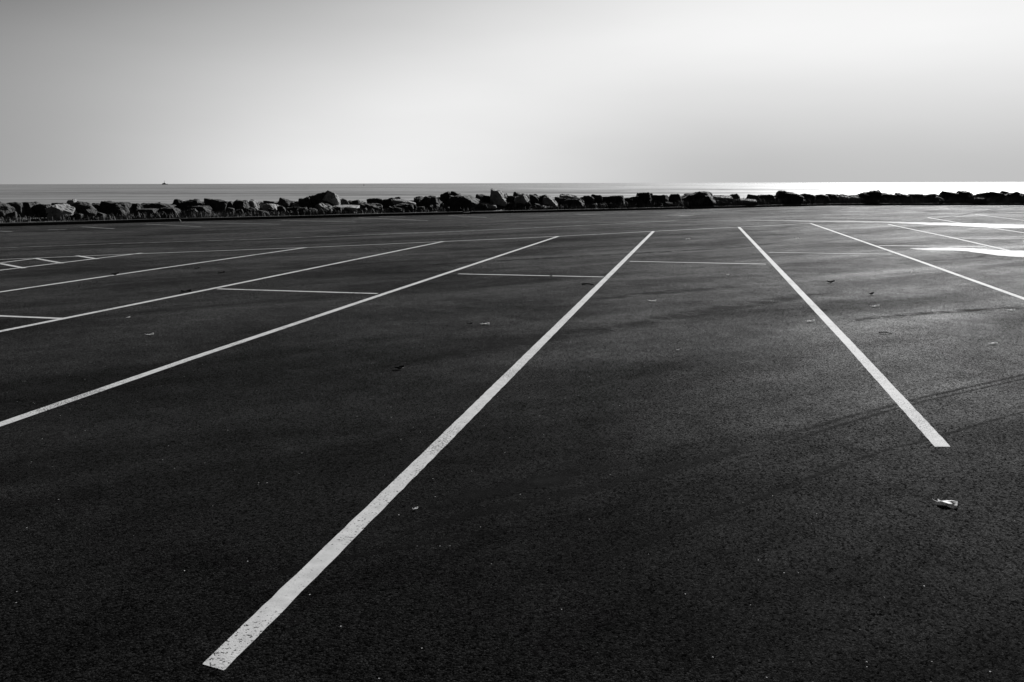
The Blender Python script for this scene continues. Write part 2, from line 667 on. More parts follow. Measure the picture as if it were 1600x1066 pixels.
# aisle lines and hatching at the left
pline([(-160, 411), (0, 405.8), (193, 397.6), (478, 387), (693, 377.6), (872, 369.5), (1021, 361.6), (1155, 355), (1267, 349.2)], 0.07, z=0.0044)
pline([(-160, 394), (0, 387.6), (175, 381), (400, 374), (700, 362.2), (880, 354), (1002, 348), (1055, 345)], 0.075, mt='faded_paint', z=0.004)
pline([(-100, 424), (0, 411), (60, 403.6)], 0.08, z=0.0048)
pline([(0, 412), (38, 419.2)], 0.10, z=0.0052)
pline([(57, 404.2), (97, 411.6)], 0.10, z=0.0052)
pline([(120, 399.8), (152, 404.8)], 0.10, z=0.0052)
# faded bays along the kerb
for px in [[(0, 361.4), (19, 362.2)], [(75, 359.2), (103, 359)], [(128, 354.6), (179, 357.6)], [(228, 350.4), (313, 354.2)],
           [(283, 347.6), (440, 350.6)], [(440, 344.4), (556, 347)], [(560, 340.5), (668, 345)], [(592, 338.6), (634, 338.2)],
           [(700, 337), (760, 340)], [(900, 334.8), (945, 336.4)]]:
    pline(px, 0.11, mt='faded_paint', z=0.0044)

# tyre tracks, stains and a long dark line (parts of the lot)
def tyre(px, w, mt='rubber_mark', name='tyre_mark', z=0.0024):
    strip(name, px, w, M[mt], z, lot, jit=w * 0.06, edge=True)


tyre([(1150, 706), (1190, 694), (1232, 680), (1275, 666), (1330, 650), (1395, 634), (1425, 625), (1540, 599), (1680, 568)], 0.06)
tyre([(1170, 710), (1200, 700), (1240, 688), (1290, 671), (1340, 656), (1400, 639), (1440, 628), (1550, 603), (1690, 573)], 0.05, z=0.0021)
tyre([(960, 868), (1080, 818), (1230, 760), (1320, 725), (1395, 700), (1440, 690), (1575, 650), (1700, 620)], 0.05)
tyre([(560, 850), (700, 812), (850, 780), (1000, 745), (1130, 712), (1190, 690)], 0.16, z=0.0018)
tyre([(300, 930), (420, 900), (560, 868), (700, 842), (830, 820)], 0.07, z=0.0013)
tyre([(860, 905), (1000, 850), (1130, 800), (1250, 757)], 0.05, z=0.0012)
tyre([(560, 580), (700, 555), (860, 527), (1000, 506), (1120, 484), (1220, 468), (1330, 452)], 0.55, 'damp_stain', 'stain')
tyre([(520, 424), (650, 415.5), (800, 406.5), (1050, 393), (1162, 386.5), (1240, 376)], 0.45, 'damp_stain', 'stain', z=0.0020)
tyre([(640, 800), (760, 770), (900, 742), (1000, 716)], 0.25, 'damp_stain', 'stain', z=0.0015)
tyre([(420, 366), (520, 361), (640, 357.5), (760, 352)], 0.5, 'damp_stain', 'stain')
tyre([(900, 470), (1060, 455), (1180, 446)], 0.5, 'damp_stain', 'stain', z=0.0015)
tyre([(1300, 505), (1420, 492), (1520, 485), (1640, 480)], 0.3, 'damp_stain', 'stain')
tyre([(1380, 408), (1450, 408), (1530, 402), (1550, 396)], 0.25, 'damp_stain', 'stain')
tyre([(1436, 346.6), (1469, 342), (1521, 333), (1547, 328.6), (1572, 324.5), (1606, 321.3)], 0.42, 'dark_line', 'dark_line', z=0.003)  # long dark line running off to the far right

# puddles lying in the low spots
def puddle(top, bottom, z=0.0062):
    top, bottom = [G(*p) for p in top], [G(*p) for p in bottom]
    n = max(12, int((top[-1] - top[0]).length / 0.3))
    A, B = resample(top, n), resample(bottom, n)
    bm = bmesh.new()
    lay = bm.verts.layers.float.new('edge')
    rows = []
    for i in range(n):
        a, b = A[i], B[i]
        w = (a - b).length * 0.22 * min(1, min(i, n - 1 - i) / 4)
        ka = w * noise.noise(Vector((a.x * 0.8, a.y * 0.3, 3.1)))
        kb = w * noise.noise(Vector((b.x * 0.8, b.y * 0.3, 9.1)))
        p, q = Vector((b.x, b.y + kb, z)), Vector((a.x, a.y + ka, z))
        row = []
        for u in (-0.12, 0.12, 0.5, 0.88, 1.12):
            v = bm.verts.new(p.lerp(q, u))
            v[lay] = (0.0 if u < 0 or u > 1 else (0.75 if u != 0.5 else 1.0)) * min(1, min(i, n - 1 - i) / 3)
            row.append(v)
        rows.append(row)
    for r0, r1 in zip(rows, rows[1:]):
        for k in range(4):
            bm.faces.new((r0[k], r1[k], r1[k + 1], r0[k + 1]))
    return tag(link('puddle', bm, M['puddle']), kind='structure')


puddle([(1148, 344.3), (1200, 343.9), (1265, 344.9), (1330, 345.2), (1400, 347.0), (1480, 348.6), (1560, 350.6), (1640, 352)],
       [(1150, 344.9), (1210, 345.4), (1262, 346.9), (1310, 348.0), (1380, 348.2), (1440, 351.3), (1500, 353.0), (1560, 356.2), (1640, 358.5)])
puddle([(1400, 389.6), (1445, 387.6), (1500, 388.0), (1535, 389.6), (1560, 391.6), (1600, 392.6), (1680, 394)],
       [(1402, 390.6), (1450, 391.8), (1505, 392.6), (1532, 396.0), (1556, 399.6), (1600, 402.0), (1680, 404)])
puddle([(1038, 337.0), (1060, 336.2), (1090, 336.8)], [(1040, 337.6), (1066, 338.3), (1088, 337.6)])
puddle([(1592, 376.6), (1620, 376), (1650, 377)], [(1593, 377.8), (1620, 379), (1650, 379)])

# ------------------------------------------------------------------ rocks
def rock_mesh(w, d, h, seed, face=None, tilt=0.0, slope=0.0, flat=False, chips=8):
    """angular quarry block: jittered box, corners knocked off, edges worn, surface roughened"""
    rnd = random.Random(seed)
    bm = bmesh.new()
    for sx in (-1, 1):
        for sy in (-1, 1):
            for sz in (-1, 1):
                j = 0.16
                x = sx * (1 - rnd.uniform(0, j) - (0.12 if sz > 0 else 0))
                y = sy * (1 - rnd.uniform(0, j) - (0.15 if sz > 0 else 0))
                z = sz * (1 - rnd.uniform(0, 0.12))
                if sz > 0:
                    z += slope * sx
                bm.verts.new((x, y, z))
    r0 = bmesh.ops.convex_hull(bm, input=bm.verts)
    loose = [v for v in bm.verts if not v.link_faces]
    bmesh.ops.delete(bm, geom=loose, context='VERTS')

    def clip(co, no):
        geom = list(bm.verts) + list(bm.edges) + list(bm.faces)
        bmesh.ops.bisect_plane(bm, geom=geom, plane_co=co, plane_no=no, clear_outer=True)
        pts = [v.co.copy() for v in bm.verts]
        bm.clear()
        for p in pts:
            bm.verts.new(p)
        r = bmesh.ops.convex_hull(bm, input=bm.verts)
        junk = [v for v in bm.verts if not v.link_faces]
        if junk:
            bmesh.ops.delete(bm, geom=junk, context='VERTS')
    for k in range(chips):
        n = Vector((rnd.uniform(-1, 1), rnd.uniform(-1, 1), rnd.uniform(-0.5, 1))).normalized()
        sup = max(v.co.dot(n) for v in bm.verts)
        clip(n * sup * rnd.uniform(0.62, 0.90), n)
    if face == 'lit':          # broad face turned to the right and the lot
        n = Vector((0.80, -0.34, 0.50)).normalized()
        sup = max(v.co.dot(n) for v in bm.verts)
        clip(n * sup * 0.50, n)
    elif face == 'edge':       # narrow end face at the right
        n = Vector((0.93, -0.25, 0.22)).normalized()
        sup = max(v.co.dot(n) for v in bm.verts)
        clip(n * sup * 0.72, n)
    elif face == 'top':        # pale sloping upper face
        n = Vector((0.30, -0.42, 0.86)).normalized()
        sup = max(v.co.dot(n) for v in bm.verts)
        clip(n * sup * 0.52, n)
    # scale to the wanted extents
    for ax, e in ((0, w), (1, d), (2, h)):
        lo = min(v.co[ax] for v in bm.verts)
        hi = max(v.co[ax] for v in bm.verts)
        for v in bm.verts:
            v.co[ax] = (v.co[ax] - (lo + hi) / 2) / (hi - lo) * e
    if tilt:
        bmesh.ops.rotate(bm, verts=bm.verts, cent=(0, 0, 0), matrix=Matrix.Rotation(tilt, 3, 'Y'))
    bmesh.ops.dissolve_limit(bm, angle_limit=0.03, verts=bm.verts, edges=bm.edges)
    s = min(w, d, h)
    bmesh.ops.triangulate(bm, faces=bm.faces)
    for _ in range(4):
        long_e = [e for e in bm.edges if e.calc_length() > max(w, d, h) * 0.085]
        if not long_e:
            break
        bmesh.ops.subdivide_edges(bm, edges=long_e, cuts=1)
        bmesh.ops.triangulate(bm, faces=bm.faces)
    off = Vector((rnd.uniform(0, 99), rnd.uniform(0, 99), rnd.uniform(0, 99)))
    bmesh.ops.smooth_vert(bm, verts=bm.verts, factor=0.4, use_axis_x=True, use_axis_y=True, use_axis_z=True)
    bm.normal_update()
    for v in bm.verts:
        q = v.co / s
        dsp = 0.05 * noise.noise(q * 1.5 + off) + 0.03 * noise.noise(q * 4.3 + off) + 0.018 * noise.noise(q * 9.1 + off)
        v.co += v.normal * dsp * s * 1.9
    # stand the block on its lowest point: origin at the base
    lo = min(v.co.z for v in bm.verts)
    for v in bm.verts:
        v.co.z -= lo
    return bm


HOR = lambda px: 286.3 - (px - 800) * ROLL
NROCK = [0]


def rock(x0, x1, ytop, ybot, off, label, face=None, mt='dark_rock', tilt=0.0, slope=0.0, depth=None, rot=None, name='rock', chips=8, cat='rock'):
    """x0..x1, ytop..ybot: the outline as surveyed in the photograph; off: metres behind the kerb"""
    NROCK[0] += 1
    rnd = random.Random(NROCK[0] * 17 + 5)
    pc = (x0 + x1) / 2
    k = kerb_hit(pc)
    dirn = Vector((k.x, k.y, 0)).normalized()
    p = k + dirn * off
    dist = p.y
    w = (x1 - x0) / F_PX * dist / math.cos(math.atan((pc - CX) / F_PX)) ** 0.5
    def zz(py):
        q = at_dist(pc, py, dist)
        return q.z
    zt, zb = zz(ytop), zz(ybot)
    h = zt - zb
    d = depth if depth else max(0.5, min(1.8, (w * 0.6 + h * 0.5) * rnd.uniform(0.8, 1.2)))
    o = link(name, rock_mesh(w, d, h, NROCK[0] * 31 + 7, face, tilt, slope, chips=chips), M[mt])
    yaw = math.atan2(-p.x, p.y)
    o.location = (p.x, p.y, zb)
    o.rotation_euler = (0, 0, yaw * 0.5 + (rot if rot is not None else rnd.uniform(-0.15, 0.15)))
    tag(o, label, cat, 'armour rocks along the shore')
    return o


ROCKS = [
    # x0, x1, ytop, ybot, off, label, face, material, tilt, slope
    (-14, 17, 323, 346, 1.6, 'dark tilted slab cut by the left border with a pale edge sloping down right', 'edge', 'dark_rock', 0.5, -0.1),
    (10, 36, 319.5, 346, 2.6, 'square dark boulder left of the block with the slanting bright end', None, 'dark_rock', 0.05, 0),
    (31, 60, 317.5, 342, 2.9, 'dark block with a narrow bright slanting end near the left border', 'edge', 'dark_rock', 0.0, 0.05),
    (56, 80, 320.5, 344, 2.6, 'dark rock with a small pale patch behind the big mottled pale block', 'edge', 'dark_rock', 0.0, 0),
    (83, 112, 318, 326, 3.6, 'flat dark slab lying behind the big mottled pale block', None, 'dark_rock', 0, 0),
    (107, 127, 314, 327, 3.3, 'small pointed rock with a grey face above the mottled pale block', 'lit', 'pale_rock', 0.3, 0),
    (76, 112, 325, 349, 1.5, 'big mottled pale block leaning right at the kerb, brightest on the left', 'lit', 'pale_rock', -0.3, 0.12),
    (112, 148, 321, 347, 2.0, 'wide dark boulder just right of the big mottled pale block', None, 'dark_rock', 0, 0),
    (145, 164, 320, 330, 3.0, 'thin dark slab beside the largest dark boulder on the left', None, 'dark_rock', 0.05, 0),
    (158, 206, 315.3, 345, 2.2, 'largest dark boulder on the left with a thin bright right edge', 'edge', 'dark_rock', 0.02, -0.15),
    (202, 224, 319.5, 344, 2.2, 'dark rock with bright specks beside the largest left boulder', 'edge', 'dark_rock', 0, 0),
    (218, 274, 318, 336, 2.9, 'long low dark slab dropping to the right under the distant ship', None, 'dark_rock', 0.03, -0.12),
    (212, 246, 328, 345, 1.2, 'low dark rock at the kerb in front of the long low slab', 'edge', 'dark_rock', 0, 0),
    (246, 282, 326, 344, 1.3, 'low rounded rock with a bright fleck beside the small white kerb stub', 'edge', 'dark_rock', 0, 0),
    (271, 287, 313.5, 330, 3.1, 'dark pointed spike standing left of the great wedge', None, 'dark_rock', 0.0, 0),
    (281, 318, 313, 334, 2.7, 'great dark wedge rising right to a bright upright end', 'edge', 'dark_rock', 0, 0.3),
    (295, 331, 323, 341, 1.5, 'blocky rock with a bright right edge below the great wedge', 'edge', 'dark_rock', 0, 0),
    (320, 356, 316, 339, 2.5, 'broad flat topped dark slab right of the great wedge', None, 'dark_rock', 0, 0),
    (353, 368, 315, 338, 2.3, 'narrow dark upright block between two broad slabs', None, 'dark_rock', 0, 0),
    (365, 389, 314, 337, 2.4, 'dark block with a pale right edge left of the small leaning slabs', 'edge', 'dark_rock', 0, 0),
    (387, 406, 314.5, 330, 2.8, 'small leaning slab with a bright slanted face', 'lit', 'pale_rock', 0.3, -0.2),
    (402, 420, 316.5, 326, 3.2, 'pale slab sloping towards the sea behind the textured grey face', 'top', 'pale_rock', 0.1, -0.2),
    (412, 434, 314.5, 326, 3.2, 'dark capstone above the textured grey rock face', 'edge', 'dark_rock', 0, 0),
    (412, 444, 320, 340, 1.7, 'rock with a wide rough grey face turned to the lot', 'lit', 'pale_rock', 0.1, 0),
    (436, 457, 314.5, 327, 3.0, 'dark tilted rock with a bright streak right of the rough grey face', 'lit', 'dark_rock', 0.3, 0),
    (454, 470, 315, 328, 3.0, 'pale topped rock left of the stepped dark mass', 'top', 'pale_rock', 0, 0),
    (442, 472, 325, 340, 1.3, 'low dark boulder half hidden by grass below the streaked rock', None, 'dark_rock', 0, 0),
    (469, 488, 311.5, 334, 2.6, 'dark lower step at the left of the tall stepped mass', None, 'dark_rock', 0, 0),
    (482, 517, 307.3, 332, 2.6, 'tall dark flat topped block forming the stepped mass', None, 'dark_rock', 0, 0.03),
    (507, 535, 306.3, 324, 2.2, 'tilted rock with pale diagonal stripes beside the flat topped block', 'lit', 'pale_rock', 0.45, 0),
    (530, 546, 310.8, 326, 2.8, 'dark square block right of the striped tilted rock', None, 'dark_rock', 0, 0),
    (514, 561, 320.5, 329, 1.6, 'long flat grey slab laid level below the striped rock', 'top', 'pale_rock', 0, 0),
    (493, 518, 320, 338, 1.4, 'rock split by a bright wedge left of the long flat grey slab', 'lit', 'pale_rock', -0.3, 0),
    (516, 556, 327, 338, 1.2, 'low dark rock under the long flat grey slab', None, 'dark_rock', 0, 0),
    (551, 563, 314.5, 325, 2.9, 'little dark block behind the right end of the flat grey slab', None, 'dark_rock', 0, 0),
    (560, 577, 315.5, 326, 3.0, 'little low slab between two dark mounds', 'top', 'pale_rock', 0, 0),
    (573, 599, 311.8, 326, 2.8, 'dark rounded rock with a thin pale ledge in front', None, 'dark_rock', 0, 0),
    (558, 600, 318, 337, 1.8, 'broad black block under a thin pale ledge', 'top', 'dark_rock', 0, 0),
    (596, 619, 311.3, 334, 2.3, 'dark rock with one bright chip at its lower right', 'edge', 'dark_rock', 0, 0),
    (616, 628, 309.3, 322, 2.9, 'small dark knob on top of the pale sloping slabs', 'edge', 'dark_rock', 0, 0),
    (606, 650, 313.5, 323, 2.3, 'pale slabs sloping right towards the broad dark block', 'top', 'pale_rock', 0.08, 0),
    (614, 652, 320.5, 336, 1.5, 'dark boulder beneath the pale sloping slabs', None, 'dark_rock', 0, 0),
    (647, 664, 308.6, 334, 2.2, 'narrow dark block at the left of the broad chipped block', None, 'dark_rock', 0, 0),
    (659, 691, 308, 333, 2.0, 'broad dark block with one bright chip on its face', 'edge', 'dark_rock', 0, 0.04),
    (688, 708, 304, 318, 2.6, 'leaning dark rock with a bright right edge beside the round knob', 'edge', 'dark_rock', -0.3, 0.15),
    (704, 722, 300.4, 315, 2.7, 'tall round dark knob standing above the black block', 'edge', 'dark_rock', 0, 0),
    (718, 742, 306.5, 320, 2.8, 'low dark stones between the round knob and the bright sided block', None, 'dark_rock', 0, 0),
    (699, 756, 308, 329, 1.7, 'wide black block with a bright sloping right side', 'lit', 'dark_rock', 0, 0),
    (742, 777, 318.5, 327, 1.5, 'pale ramp of rock at the foot of the wide black block', 'top', 'pale_rock', 0.05, 0),
    (752, 770, 307.8, 322, 2.4, 'dark rock filling the gap left of the tall egg shaped boulder', None, 'dark_rock', 0, 0),
    (766, 794, 299.8, 322, 2.0, 'tall egg shaped boulder with a grey slanting right face', 'lit', 'pale_rock', 0.1, -0.1),
    (783, 793, 303, 313, 3.0, 'small dark stone peeping out behind the egg shaped boulder', None, 'dark_rock', 0, 0),
    (789, 809, 307.2, 325, 2.2, 'low dark rock between the egg shaped and the flat topped pale boulder', None, 'dark_rock', 0, 0),
    (804, 828, 304, 325, 1.6, 'flat topped boulder with a pale blotched face', 'lit', 'pale_rock', 0.0, 0.08),
    (825, 844, 306, 324, 2.0, 'dark rock right of the pale blotched boulder', None, 'dark_rock', 0, 0),
    (841, 857, 304.8, 318, 2.2, 'dark wedge pointing up right above the pale slope', 'edge', 'dark_rock', 0, 0.35),
    (848, 874, 310, 323, 1.5, 'grey slope of rock below the dark pointing wedge', 'lit', 'pale_rock', 0.2, -0.2),
    (865, 883, 309.5, 322, 2.0, 'small dark rock left of the low pale mound', None, 'dark_rock', 0, 0),
    (873, 902, 303.8, 315, 2.3, 'low pale mound with dark ends at the top of the wall', 'top', 'pale_rock', 0, 0),
    (878, 914, 312, 324, 1.5, 'dark broken rock in front of the low pale mound', 'edge', 'dark_rock', 0, 0),
    (910, 928, 307, 323, 1.9, 'low dark rock right of the pale mound', None, 'dark_rock', 0, 0),
    (923, 941, 305.8, 321, 2.1, 'rounded dark hump at the left end of the long even slab', None, 'dark_rock', 0, 0),
    (937, 976, 307.2, 322, 2.0, 'long even dark slab below the brightening sea', None, 'dark_rock', 0, 0),
    (974, 996, 308, 322, 1.9, 'dark sloping rock left of the jagged topped block', None, 'dark_rock', 0, 0.2),
    (993, 1017, 302.8, 322, 1.9, 'jagged topped dark block with a bright diagonal scratch', 'edge', 'dark_rock', 0, 0),
    (1015, 1044, 306, 321, 1.9, 'dark block with a bright upright seam at its right end', 'edge', 'dark_rock', 0, 0),
    (1042, 1064, 304.6, 320, 1.9, 'dark rock with bright cracks left of the long rising slab', 'edge', 'dark_rock', 0, 0),
    (1058, 1115, 302, 320, 2.0, 'long dark slab rising right to a blunt end', 'edge', 'dark_rock', 0, 0.1),
    (1111, 1143, 306, 316, 1.9, 'smooth pale slab lying flat right of the long rising slab', 'top', 'pale_rock', 0, 0),
    (1139, 1155, 305, 315, 2.4, 'small dark stone between two pale flat slabs', None, 'dark_rock', 0, 0),
    (1138, 1180, 310.8, 318, 1.6, 'thin pale slab near the grass left of the lone dark slab', 'top', 'pale_rock', 0, 0),
    (1165, 1183, 306, 317, 2.2, 'small rounded dark stone above the thin pale slab', None, 'dark_rock', 0, 0),
    (1178, 1208, 306, 318, 2.2, 'low dark stone sloping down to the gap of bright sea', None, 'dark_rock', 0, -0.2),
    (1206, 1218, 309.5, 318, 2.0, 'tiny dark stone in the low gap before the lone slab', None, 'dark_rock', 0, 0),
    (1211, 1253, 301.8, 318, 2.0, 'lone large dark slab with square left end, highest on the right', None, 'dark_rock', 0, -0.08),
    (1250, 1272, 305.6, 317, 2.0, 'dark stone just right of the lone large slab', None, 'dark_rock', 0, 0),
    (1268, 1292, 306, 316, 2.0, 'low dark stone half sunk in grass right of the lone slab', None, 'dark_rock', 0, 0),
    (1289, 1308, 304.2, 316, 2.0, 'dark stone with a small peak in the low right wall', None, 'dark_rock', 0, 0),
    (1306, 1326, 305, 316, 2.1, 'low grey stone with pale top left of the driftwood', 'top', 'pale_rock', 0, 0),
    (1324, 1345, 305.4, 316, 2.1, 'low pale stone just left of the driftwood stone', 'top', 'pale_rock', 0, 0),
    (1341, 1373, 302.6, 315, 2.1, 'dark humped stone with the pale driftwood across it', None, 'dark_rock', 0, 0),
    (1370, 1398, 305.4, 315, 2.0, 'low dark stone right of the driftwood', None, 'dark_rock', 0, 0),
    (1396, 1420, 303.9, 315, 2.1, 'flat dark stone in the middle of the low right wall', None, 'dark_rock', 0, 0),
    (1418, 1442, 304.6, 315, 2.2, 'dark stone with one pale blotch in the low right wall', 'edge', 'dark_rock', 0, 0),
    (1440, 1463, 304.4, 315, 2.1, 'dark stone with a pale fleck at its foot', 'edge', 'dark_rock', 0, 0),
    (1461, 1472, 310, 313, 0.9, 'small bright chip lying in the grass strip', 'top', 'pale_rock', 0.3, 0),
    (1468, 1497, 303.3, 315, 2.2, 'dark stone with straight upright left end, right of the bright chip', None, 'dark_rock', 0, 0),
    (1494, 1522, 303.2, 315, 2.2, 'broken stone with several pale streaks on its face', 'lit', 'dark_rock', 0.3, 0),
    (1519, 1546, 304, 315, 2.1, 'dark stone above the flat bright slab', None, 'dark_rock', 0, 0),
    (1519, 1536, 309.4, 312.3, 0.9, 'flat bright slab lying low in the grass on the right', 'top', 'pale_rock', 0, 0),
    (1543, 1569, 303.4, 315, 2.2, 'dark stone left of the pointed rock at the right end', None, 'dark_rock', 0, 0),
    (1566, 1592, 300.3, 315, 2.0, 'dark rock pointing up right like a beak at the right end', None, 'dark_rock', 0, 0.5),
    (1588, 1622, 305, 315, 2.1, 'last dark stone cut off by the right border', None, 'dark_rock', 0, 0),
]
for r in ROCKS:
    x0, x1, yt, yb, off, lab, face, mt, tilt, slope = r
    if face is None and tilt == 0:
        tilt = random.uniform(-0.22, 0.22)
    rock(x0, x1, yt, yb, off, lab, face, mt, tilt, slope)


# low filler stones that close the wall behind the named ones (same look, share a label)
def skyline(px):
    ys = [r[2] for r in ROCKS if r[0] - 2 <= px <= r[1] + 2]
    return min(ys) if ys else 312


rnd = random.Random(4)
px = -30
while px < 1640:
    kd = kerb_hit(max(0, min(1599, px))).y
    wpx = rnd.uniform(0.6, 1.2) / kd * F_PX
    st = max(skyline(px + wpx * 0.2), skyline(px + wpx * 0.5), skyline(px + wpx * 0.8)) + rnd.uniform(1.0, 4.0)
    kp = kerb_hit(max(0, min(1599, px + wpx / 2)))
    base = HOR(px) + (CAM_H - 0.1) / (kp.y + 3.5) * F_PX
    if base - st > 3:
        rock(px, px + wpx, st, base, rnd.uniform(3.0, 4.6), 'low dark stone half hidden behind the front rocks of the shore wall', None, 'dark_rock', rnd.uniform(-0.2, 0.2), rnd.uniform(-0.15, 0.15), chips=4)
        bpy.context.scene.collection.objects[-1]['group'] = 'low stones behind the front rocks'
    px += wpx * 0.85

# rubble along the foot of the wall
px = -20
while px < 1250:
    kd = kerb_hit(max(0, min(1599, px))).y
    wpx = rnd.uniform(0.22, 0.55) / kd * F_PX
    off = rnd.uniform(0.7, 1.5)
    kp = kerb_hit(max(0, min(1599, px + wpx / 2)))
    base = HOR(px) + (CAM_H - 0.13) / (kp.y + off) * F_PX
    hh_ = rnd.uniform(0.15, 0.38) / kd * F_PX
    if rnd.random() < 0.75:
        rock(px, px + wpx, base - hh_, base, off, 'small dark stone of the rubble at the foot of the rocks behind the kerb', rnd.choice([None, 'edge', 'top']), 'dark_rock', rnd.uniform(-0.4, 0.4), rnd.uniform(-0.3, 0.3), depth=rnd.uniform(0.25, 0.5), chips=5)
        bpy.context.scene.collection.objects[-1]['group'] = 'rubble stones at the foot of the rocks'
    px += wpx * rnd.uniform(0.9, 1.6)

# driftwood lying over the rocks at the right
def tube(bm, pts, r0, r1, seg=7):
    rows = []
    for i, p in enumerate(pts):
        d = (pts[min(i + 1, len(pts) - 1)] - pts[max(i - 1, 0)]).normalized()
        a = d.orthogonal().normalized()
        b = d.cross(a)
        r = r0 + (r1 - r0) * i / (len(pts) - 1)
        rows.append([bm.verts.new(p + (a * math.cos(k * math.tau / seg) + b * math.sin(k * math.tau / seg)) * r) for k in range(seg)])
    for q0, q1 in zip(rows, rows[1:]):
        for k in range(seg):
            bm.faces.new((q0[k], q0[(k + 1) % seg], q1[(k + 1) % seg], q1[k]))
    bm.faces.new(list(reversed(rows[0])))
    bm.faces.new(rows[-1])


kd = kerb_hit(1360).y + 1.4
bm = bmesh.new()
tube(bm, [at_dist(x, y, kd) for x, y in ((1351, 303.6), (1357, 305.4), (1364, 306.8), (1371, 307.4))], 0.06, 0.03)
tube(bm, [at_dist(x, y, kd) for x, y in ((1364, 306.8), (1367, 305.4), (1370, 305.0))], 0.035, 0.015)
o = link('driftwood', bm, M['drift_wood'], smooth=True)
tag(o, 'pale forked driftwood branch lying over the rocks on the right', 'driftwood')

# ------------------------------------------------------------------ grass on the bank
rnd = random.Random(9)
bm = bmesh.new()
for i in range(26000):
    px = rnd.uniform(-60, 1660)
    k = kerb_hit(max(0, min(1599, px)))
    if px < 0 or px > 1599:
        k = at_dist(px, 320, k.y)
    dirn = Vector((k.x, k.y, 0)).normalized()
    off = 0.25 + abs(rnd.gauss(0, 1.0))
    dens = noise.noise(Vector((k.x * 0.35, k.y * 0.35, 0)))
    right = max(0, min(1, (px - 780) / 350))
    if rnd.random() > 0.45 + 0.6 * dens + 0.5 * right:
        continue
    p = Vector((k.x, k.y, 0.10 + 0.06 * off)) + dirn * off
    h = rnd.uniform(0.10, 0.36) * (0.85 + 0.75 * right) * (1.15 if dens > 0.25 else 0.9)
    wv = rnd.uniform(0.008, 0.022)
    a = rnd.uniform(0, math.tau)
    sd = Vector((math.cos(a), math.sin(a), 0))
    lean = Vector((rnd.uniform(-0.5, 0.5), rnd.uniform(-0.5, 0.5), 0)) * h
    v0 = bm.verts.new(p - sd * wv)
    v1 = bm.verts.new(p + sd * wv)
    v2 = bm.verts.new(p + sd * wv * 0.6 + lean * 0.4 + Vector((0, 0, h * 0.6)))
    v3 = bm.verts.new(p - sd * wv * 0.6 + lean * 0.4 + Vector((0, 0, h * 0.6)))
    v4 = bm.verts.new(p + lean + Vector((0, 0, h)))
    bm.faces.new((v0, v1, v2, v3))
    bm.faces.new((v3, v2, v4))
g = link('grass', bm, M['grass'])
tag(g, 'dark dry grass growing between the kerb and the rocks', 'grass', kind='stuff')

# ------------------------------------------------------------------ small white stub at the kerb
p = G(281.5, 347.2)
bm = bmesh.new()
tube(bm, [p + Vector(q) for q in ((0.03, -0.02, 0), (0.028, -0.02, 0.055), (0.01, -0.02, 0.085), (-0.025, -0.02, 0.12))], 0.024, 0.014)
o = link('kerb_stub', bm, M['stub_paint'], smooth=True)
tag(o, 'small white bent stub standing against the dark kerb', 'marker')

# ------------------------------------------------------------------ ship and buoy
def box_bm(bm, x0, x1, y0, y1, z0, z1, taper=0.0):
    vs = [bm.verts.new((x + (taper if x == x0 else -taper) * (1 if z == z1 else 0), y, z)) for x in (x0, x1) for y in (y0, y1) for z in (z0, z1)]
    idx = [(0, 1, 3, 2), (4, 6, 7, 5), (0, 4, 5, 1), (2, 3, 7, 6), (0, 2, 6, 4), (1, 5, 7, 3)]
    for f in idx:
        bm.faces.new([vs[i] for i in f])


SD = 6500.0
sp_ = at_dist(257.3, 287, SD)
ship = bpy.data.objects.new('ship', None)
COL.objects.link(ship)
ship.location = (sp_.x, SD, SEA_Z)
tag(ship, 'small grey ship with a tall mast on the far horizon', 'ship')
bm = bmesh.new()
# hull with raked bow: lofted sections
secs = [(-21, 1.5, 4.6), (-19, 4.2, 4.4), (-8, 5, 4.0), (10, 5, 4.0), (17, 3.6, 5.0), (22, 0.3, 6.0)]
rows = []
for x, hw, top in secs:
    rows.append([bm.verts.new(q) for q in ((x, -hw, top), (x * 0.94, -hw * 0.8, -1), (x * 0.94, hw * 0.8, -1), (x, hw, top))])
for a, b in zip(rows, rows[1:]):
    for j in range(4):
        bm.faces.new((a[j], b[j], b[(j + 1) % 4], a[(j + 1) % 4]))
bm.faces.new(rows[0])
bm.faces.new(list(reversed(rows[-1])))
bmesh.ops.recalc_face_normals(bm, faces=bm.faces)
link('hull', bm, M['hull_paint'], ship)
bm = bmesh.new()
box_bm(bm, -17, 13, -4, 4, 4.02, 8.5, 0.5)
box_bm(bm, -10, 7, -3.2, 3.2, 8.52, 11.5, 0.8)
box_bm(bm, -4, 4, -2.6, 2.6, 11.52, 14.0, 0.6)
link('deckhouse', bm, M['ship_paint'], ship)
bm = bmesh.new()
tube(bm, [Vector((-1, 0, 13.9)), Vector((-1, 0, 22)), Vector((-1, 0, 31))], 0.9, 0.45)
tube(bm, [Vector((-5, 0, 22)), Vector((-1, 0, 22.2)), Vector((3, 0, 22))], 0.4, 0.4)
link('mast', bm, M['hull_paint'], ship)

